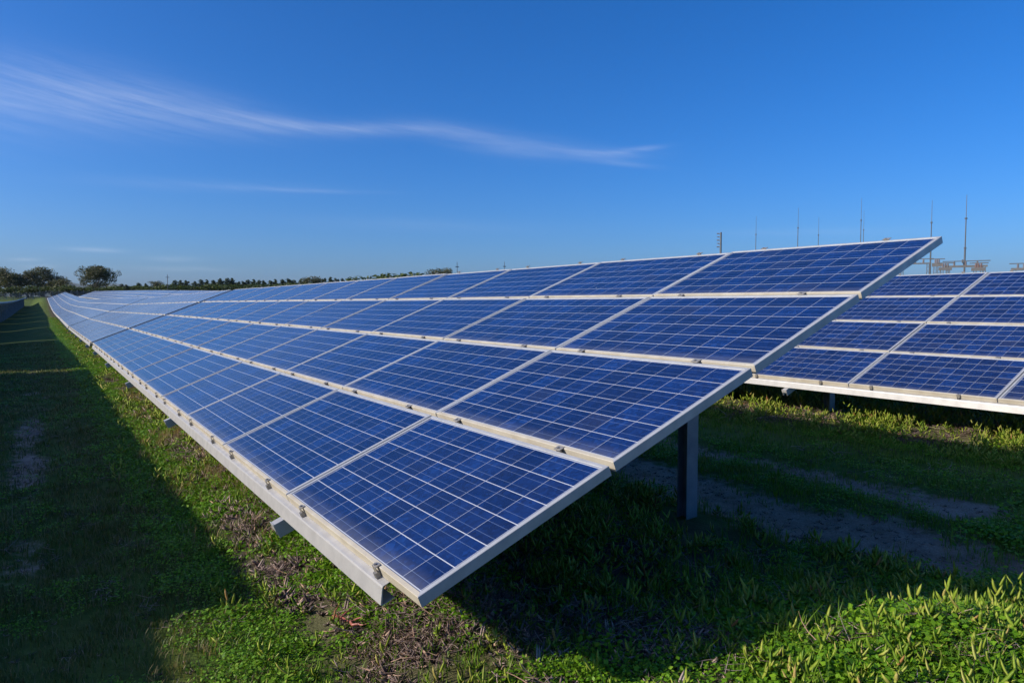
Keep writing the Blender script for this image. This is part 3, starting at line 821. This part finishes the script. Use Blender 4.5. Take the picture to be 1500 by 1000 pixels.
# tall trees on the left
tree('spreading_tree', 'spread', 1, 144, 300, 386.5, 'big lone spreading tree with dark rounded crown on the left horizon', wide=.84)
for px, tp, w, lab in ((1, 388, .9, 'dark tall tree cut by the left picture edge'), (17, 398.5, 1.15, 'olive tree second from the left edge, full crown'),
                       (31, 398, 1.05, 'olive tree third from the left edge with low crown'), (47, 395, 1.0, 'gum with open top beside the tallest of the left clump'),
                       (62, 390, 1.15, 'tallest pale gum tree of the left clump'), (78, 400, 1.2, 'dark gum on the right shoulder of the left clump'),
                       (92, 408, 1.7, 'low dark gum ending the left clump toward the lone tree')):
    tree('gum_tree', 'gum', int(px) % 5, px, 305 + (int(px)*7) % 23, tp, lab, wide=w*1.1)
for k, (px, tp) in enumerate(((8, 418), (28, 420), (44, 416), (66, 420), (88, 417), (101, 415), (111, 418.5), (122, 417), (133, 419.5), (157, 419), (168, 420.5))):
    tree('shrub', 'shrub', k % 3, px, 290, tp, 'green shrub at the foot of the left trees', 'shrubs under the left trees', 1.25)

# ------------------------------------------------------------------ hills far away
def hills():
    a = np.linspace(R(-25), R(75), 260); vs = []
    h = 130 + 90*fbm(a*7, a*0, .35, 3) + 95*np.exp(-((a - az_of(104))/.035)**2) + 55*np.exp(-((a - az_of(188))/.03)**2)
    h = h*(1 - .55*sstep(az_of(200), az_of(260), a))
    prof = ((0., 0.), (.25, .35), (.6, .8), (1., 1.), (1.5, .7), (2.2, 0.))
    for f, g in prof:
        d = 9000 + 1500*f
        vs.append(np.stack([np.sin(a)*d, np.cos(a)*d, -30 + (h + 30)*g*(1 + .08*np.sin(a*90 + f*7))], -1))
    V = np.concatenate(vs); n = len(a)
    i = np.arange(n-1); Fq = np.concatenate([np.stack([k*n+i, k*n+i+1, (k+1)*n+i+1, (k+1)*n+i], -1) for k in range(len(prof)-1)])
    m, nt, b = new_mat('wooded_hills')
    nt.links.new(mixc(nt, noise(nt, objco(nt), .004, 5), (.05, .07, .04), (.10, .11, .07)), b.inputs['Base Color']); b.inputs['Roughness'].default_value = 1
    tag(link('hills', np_mesh('hills', V, [(Fq, 0)], [m], True)), 'low wooded hills on the horizon, blue with distance', 'hills', kind='structure')
hills()

# ------------------------------------------------------------------ fence at the far end
def far_fence():
    t = empty('wire_fence', (0, 0, 0))
    tag(t, 'grey wire fence with pale posts across the far end of the field', 'fence')
    a, b2 = Vector((*bear(-20, 262), 0)), Vector((*bear(132, 268), 0))
    n = 16; post = MB(); wires = MB()
    P = []
    for k in range(n + 1):
        p = a.lerp(b2, k/n); p.z = float(ground(p.x, p.y)); P.append(p)
        pm = MB(); pm.tube([p + Vector((0, 0, -.3)), p + Vector((0, 0, 2.1))], .05, 6); pm.tube([p + Vector((0, 0, 2.1)), p + Vector((.2, -.2, 2.35))], .035, 5)
        pm.build('fence_post', M_FPOST, t)
    for z in np.linspace(.1, 2.05, 26): wires.tube([p + Vector((0, 0, float(z))) for p in P], .018, 4, 0, False)
    d = (b2 - a).normalized()
    for k in range(n):
        for q in range(10):
            p = P[k].lerp(P[k+1], (q + .5)/10); wires.tube([p + Vector((0, 0, .1)), p + Vector((0, 0, 2.05))], .012, 3, 0, False)
    wires.build('wire_mesh', M_MAST, t)
far_fence()

# ------------------------------------------------------------------ substation on the right
def z_at(px, d, py):
    return CAM_Z + d*math.cos(az_of(px) - YAW)*((500 - py)/FPX - math.tan(PITCH))
def mast(px, d, top, r, label, knots=(.55, .7)):
    x, y = bear(px, d); zg = float(ground(x, y)); zt = z_at(px, d, top); h = zt - zg
    t = empty('lightning_mast', (x, y, zg)); tag(t, label, 'mast', 'lightning masts of the substation')
    b_ = MB(); b_.tube([(0, 0, -.2), (0, 0, h*.55)], [r*1.15, r], 8); b_.tube([(0, 0, h*.55), (0, 0, h*.8)], [r*.72, r*.6], 8)
    b_.build('pole', M_MAST, t)
    b_ = MB(); b_.tube([(0, 0, h*.8), (0, 0, h)], [r*.42, r*.25], 6); b_.build('spike', M_MAST, t)
    for f in (.55, .8):
        b_ = MB(); b_.tube([(0, 0, h*f - .09), (0, 0, h*f + .09)], r*1.5, 8); b_.build('collar', M_MAST, t)
    b_ = MB(); b_.box((-.3, -.3, -.3), (.3, .3, .12)); b_.build('footing', M_BUS, t)
    return t, h
mast(1105, 150, 318, .095, 'short lightning mast left of the first pair, right of the insulator pole')
mast(1166, 150, 306, .105, 'tall lightning mast between the two short masts')
mast(1196, 158, 319, .095, 'short thin lightning mast right of the tall one')
mast(1257.5, 150, 292, .105, 'left and taller mast of the close pair')
mast(1261.5, 175, 310, .095, 'right and shorter mast of the close pair')
mast(1360, 128, 295, .11, 'mast standing just behind the upper corner of the nearest table')
t, h = mast(1410, 120, 287, .12, 'tallest lightning mast, standing free at the far right')
b_ = MB(); b_.box((-.75, -.05, 7.0), (.12, .05, 7.08)); b_.tube([(-.6, 0, 7.05), (-.6, 0, 7.5)], .11, 8); b_.tube([(-.3, 0, 6.6), (-.3, 0, 7.0)], .07, 8); b_.build('camera_bracket', M_MAST, t)
for px, d, tp, lab in ((247, 360, 402, 'thin far mast beside the broader tree in the pine row'), (670, 300, 384, 'thin far mast right of the two dark trees'), (739, 330, 383.5, 'short dark stub pole above the panel edge')):
    x, y = bear(px, d); zg = float(ground(x, y)); h = z_at(px, d, tp) - zg
    b_ = MB(); b_.tube([(0, 0, -.3), (0, 0, h*.6), (0, 0, h)], [.2, .16, .10], 6); b_.box((-.8, -.05, h*.86), (.8, .05, h*.88))
    o = b_.build('distant_mast', M_MAST); o.location = (x, y, zg); tag(o, lab, 'mast')
# utility pole with stacked insulator arms
x, y = bear(1054, 140); zg = float(ground(x, y)); h = z_at(1054, 140, 341) - zg
t = empty('power_pole', (x, y, zg)); t.rotation_euler = (0, 0, -YAW - .3); tag(t, 'dark power pole with short stacked insulator arms left of the masts', 'power pole')
b_ = MB(); b_.tube([(0, 0, -.3), (0, 0, h)], [.26, .17], 10); b_.build('pole', M_MAST, t)
for k in range(5):
    z = h - .35 - k*.62
    b_ = MB(); b_.box((-.72 if k % 2 == 0 else -.55, -.06, z), (.12, .06, z+.09)); a_ = b_.build('insulator_arm', M_MAST, t)
    b_ = MB()
    for q in range(3): b_.tube([(-.66 + .14*q, 0, z+.1), (-.66 + .14*q, 0, z+.2)], .075, 8)
    b_.build('insulator', M_INSUL, a_)
# busbar gantries and switches peeping over the right row
def gantry(px0, px1, d, top, beam_h, label, red=False):
    a = Vector((*bear(px0, d), 0)); b2 = Vector((*bear(px1, d), 0)); a.z = float(ground(a.x, a.y))
    w = (b2 - a); w.z = 0; L_ = w.length; ang = math.atan2(w.y, w.x)
    h = z_at((px0+px1)/2, d, top) - a.z
    t = empty('busbar_gantry', a); t.rotation_euler = (0, 0, ang); tag(t, label, 'gantry', 'substation gantries')
    for x_ in ((.1, L_ - .1) if L_ < 12 else (.1, L_/2, L_ - .1)):
        b_ = MB()
        for sx in (-.16, .16):
            for sy in (-.16, .16): b_.tube([(x_+sx, sy, -.2), (x_+sx, sy, h - beam_h)], .035, 4)
        for k in range(10):
            z0, z1 = (h-beam_h)*k/10, (h-beam_h)*(k+1)/10
            b_.tube([(x_-.16, -.16, z0), (x_+.16, -.16, z1)], .02, 4); b_.tube([(x_-.16, .16, z1), (x_+.16, .16, z0)], .02, 4)
        b_.build('column', M_BUS, t)
    b_ = MB(); b_.box((-.3, -.15, h - beam_h), (L_+.3, .15, h - beam_h*.45)); b_.build('beam', M_BUS, t)
    for k in range(3):
        x_ = L_*(.2 + .3*k)
        b_ = MB()
        for q in range(5): b_.tube([(x_, 0, h-beam_h*.45 + .1*q), (x_, 0, h-beam_h*.45 + .1*q + .06)], .14, 8)
        b_.tube([(x_, 0, h-beam_h*.45), (x_, 0, h-beam_h*.45+.55)], .06, 6)
        b_.build('insulator', M_RED if red else M_INSUL, t)
    b_ = MB(); b_.tube([(-.5, 0, h-beam_h*.45+.58), (L_+.6, 0, h-beam_h*.45+.58)], .06, 6); b_.build('busbar', M_BUS, t)
gantry(1366, 1374, 118, 381.5, .9, 'small brown switch gantry right beside the mast behind the table corner')
gantry(1376, 1388, 112, 388.5, .7, 'low switch frame next to the first small gantry')
gantry(1384, 1440, 116, 386.5, .5, 'long thin busbar gantry in front of the tallest mast')
gantry(1424, 1437, 110, 388, .8, 'short gantry with red insulators at the end of the long busbar', True)
gantry(1318, 1358, 122, 384, .35, 'thin wire gantry seen under the corner of the nearest table')
gantry(1482, 1512, 116, 389.5, .6, 'low brown gantry at the right picture edge')

# ------------------------------------------------------------------ the clear winter air that turns the far hills blue
def haze():
    b_ = MB(); b_.box((-7000, -300, -40), (12500, 12500, 420))
    m = bpy.data.materials.new('thin_air_haze'); m.use_nodes = True; n_ = m.node_tree
    n_.nodes.remove(n_.nodes['Principled BSDF'])
    v = n_.nodes.new('ShaderNodeVolumePrincipled'); v.inputs['Density'].default_value = HAZE_D
    v.inputs['Color'].default_value = (.62, .78, 1., 1); v.inputs['Anisotropy'].default_value = .0
    n_.links.new(v.outputs[0], n_.nodes['Material Output'].inputs['Volume'])
    tag(b_.build('haze', m), 'thin pale blue air over the field and hills', 'haze', kind='stuff')
HAZE_D = 2.2e-5
haze()
# ------------------------------------------------------------------ sky, sun
w = bpy.data.worlds.new('World'); sc.world = w; w.use_nodes = True
nt = w.node_tree; L = nt.links.new
bg = nt.nodes['Background']
sky = nd(nt, 'ShaderNodeTexSky', sky_type='NISHITA'); sky.sun_disc = False
EL = math.asin(SUN_TO.z); AZ = math.atan2(SUN_TO.x, SUN_TO.y)
sky.sun_elevation = EL; sky.sun_rotation = AZ
sky.altitude = 0; sky.air_density = .85; sky.dust_density = 1.8; sky.ozone_density = 10.0
co = nd(nt, 'ShaderNodeTexCoord').outputs['Generated']
s3 = nd(nt, 'ShaderNodeSeparateXYZ'); L(co, s3.inputs[0])
az = mth(nt, 'ARCTAN2', s3.outputs[0], s3.outputs[1]); el = mth(nt, 'ARCSINE', s3.outputs[2])
def sky_dir(px, py):
    sx, sy = (px-750)/FPX, (500-py)/FPX
    f = Vector((math.sin(YAW)*math.cos(PITCH), math.cos(YAW)*math.cos(PITCH), -math.sin(PITCH))); r = Vector((math.cos(YAW), -math.sin(YAW), 0)); u = r.cross(f)
    d = (f + r*sx + u*sy).normalized()
    return math.atan2(d.x, d.y), math.asin(d.z)
# thin cirrus: long soft streaks at fixed bearings and elevations (px, py, half length, half height, slope, amount)
CIRRUS = [(-60, 140, 200, 60, .06, .40), (150, 148, 160, 44, .14, .38), (300, 168, 120, 25, .17, .36), (410, 183, 110, 13, .10, .36),
          (520, 189, 90, 8, .02, .34), (615, 188, 80, 10, .04, .30), (700, 205, 90, 16, .17, .26), (790, 216, 90, 14, .10, .28), (890, 225, 60, 8, .03, .34), (935, 219, 38, 4, -.12, .34), (915, 240, 45, 4, .10, .26),
          (140, 366, 42, 3.2, .04, .50), (36, 380, 22, 2.4, 0, .45), (60, 390, 22, 3., 0, .3), (255, 379, 40, 4, .02, .30), (275, 394, 60, 3.5, .02, .34), (440, 279, 100, 3.0, .03, .22), (300, 272, 150, 9, .03, .16), (1180, 340, 150, 6, -.02, .12), (620, 330, 160, 10, .02, .10)]
tot = None
for px, py, hw, hh, slope, amp in CIRRUS:
    a0, e0 = sky_dir(px, py); a1, e1 = sky_dir(px + hw, py + slope*hw)
    wa = abs(a1 - a0); sl = (e1 - e0)/(a1 - a0); we = abs(sky_dir(px, py - hh)[1] - e0)
    da = mth(nt, 'SUBTRACT', az, a0); de = mth(nt, 'SUBTRACT', mth(nt, 'SUBTRACT', el, e0), mth(nt, 'MULTIPLY', da, sl))
    q = mth(nt, 'ADD', mth(nt, 'POWER', mth(nt, 'DIVIDE', da, wa), 2.0), mth(nt, 'POWER', mth(nt, 'DIVIDE', de, we), 2.0))
    g = mth(nt, 'MULTIPLY', mth(nt, 'EXPONENT', mth(nt, 'MULTIPLY', q, -1.0)), amp)
    tot = g if tot is None else mth(nt, 'ADD', tot, g)
cv = nd(nt, 'ShaderNodeCombineXYZ')
L(mth(nt, 'MULTIPLY', az, 5.0), cv.inputs[0]); L(mth(nt, 'ADD', mth(nt, 'MULTIPLY', el, 60.0), mth(nt, 'MULTIPLY', az, 9.0)), cv.inputs[1])
n1 = noise(nt, cv.outputs[0], 1.6, 6, .6); n2 = noise(nt, cv.outputs[0], 6., 4, .6)
fib = ramp(nt, mth(nt, 'ADD', mth(nt, 'MULTIPLY', n1, .75), mth(nt, 'MULTIPLY', n2, .25)), [(.30, .22), (.70, 1.)])
cl = mth(nt, 'MINIMUM', mth(nt, 'MULTIPLY', mth(nt, 'MULTIPLY', tot, fib), CLOUD_K := .38), .8)
skc = mixc(nt, cl, sky.outputs[0], (5.8, 6.0, 6.4))
hs = nd(nt, 'ShaderNodeHueSaturation'); hs.inputs['Saturation'].default_value = 1.14; hs.inputs['Hue'].default_value = .504; L(skc, hs.inputs['Color'])
L(hs.outputs[0], bg.inputs['Color']); bg.inputs['Strength'].default_value = .14
sd = bpy.data.lights.new('sun', 'SUN'); sd.energy = 4.4; sd.angle = R(.53); sd.color = (1., .90, .76)
so = link('sun', sd); so.rotation_euler = SUN_TO.to_track_quat('Z', 'Y').to_euler(); so.location = (0, 0, 60)

# ------------------------------------------------------------------ camera, output
cd = bpy.data.cameras.new('camera'); cam = link('camera', cd)
cam.location = (0, 0, CAM_Z); cam.rotation_euler = (R(90) - PITCH, 0, -YAW)
cd.sensor_width = 36; cd.sensor_fit = 'HORIZONTAL'; cd.lens = 36*FPX/1500; cd.clip_start = .05; cd.clip_end = 40000
sc.camera = cam
sc.view_settings.view_transform = 'Standard'; sc.view_settings.look = 'None'; sc.view_settings.gamma = 1
sc.view_settings.use_curve_mapping = False; sc.view_settings.exposure = 0.3
sc.render.engine = 'CYCLES'
sc.cycles.use_denoising = True
sc.cycles.max_bounces = 6; sc.cycles.diffuse_bounces = 3; sc.cycles.glossy_bounces = 3; sc.cycles.transparent_max_bounces = 8
sc.render.resolution_x, sc.render.resolution_y = 1024, 682
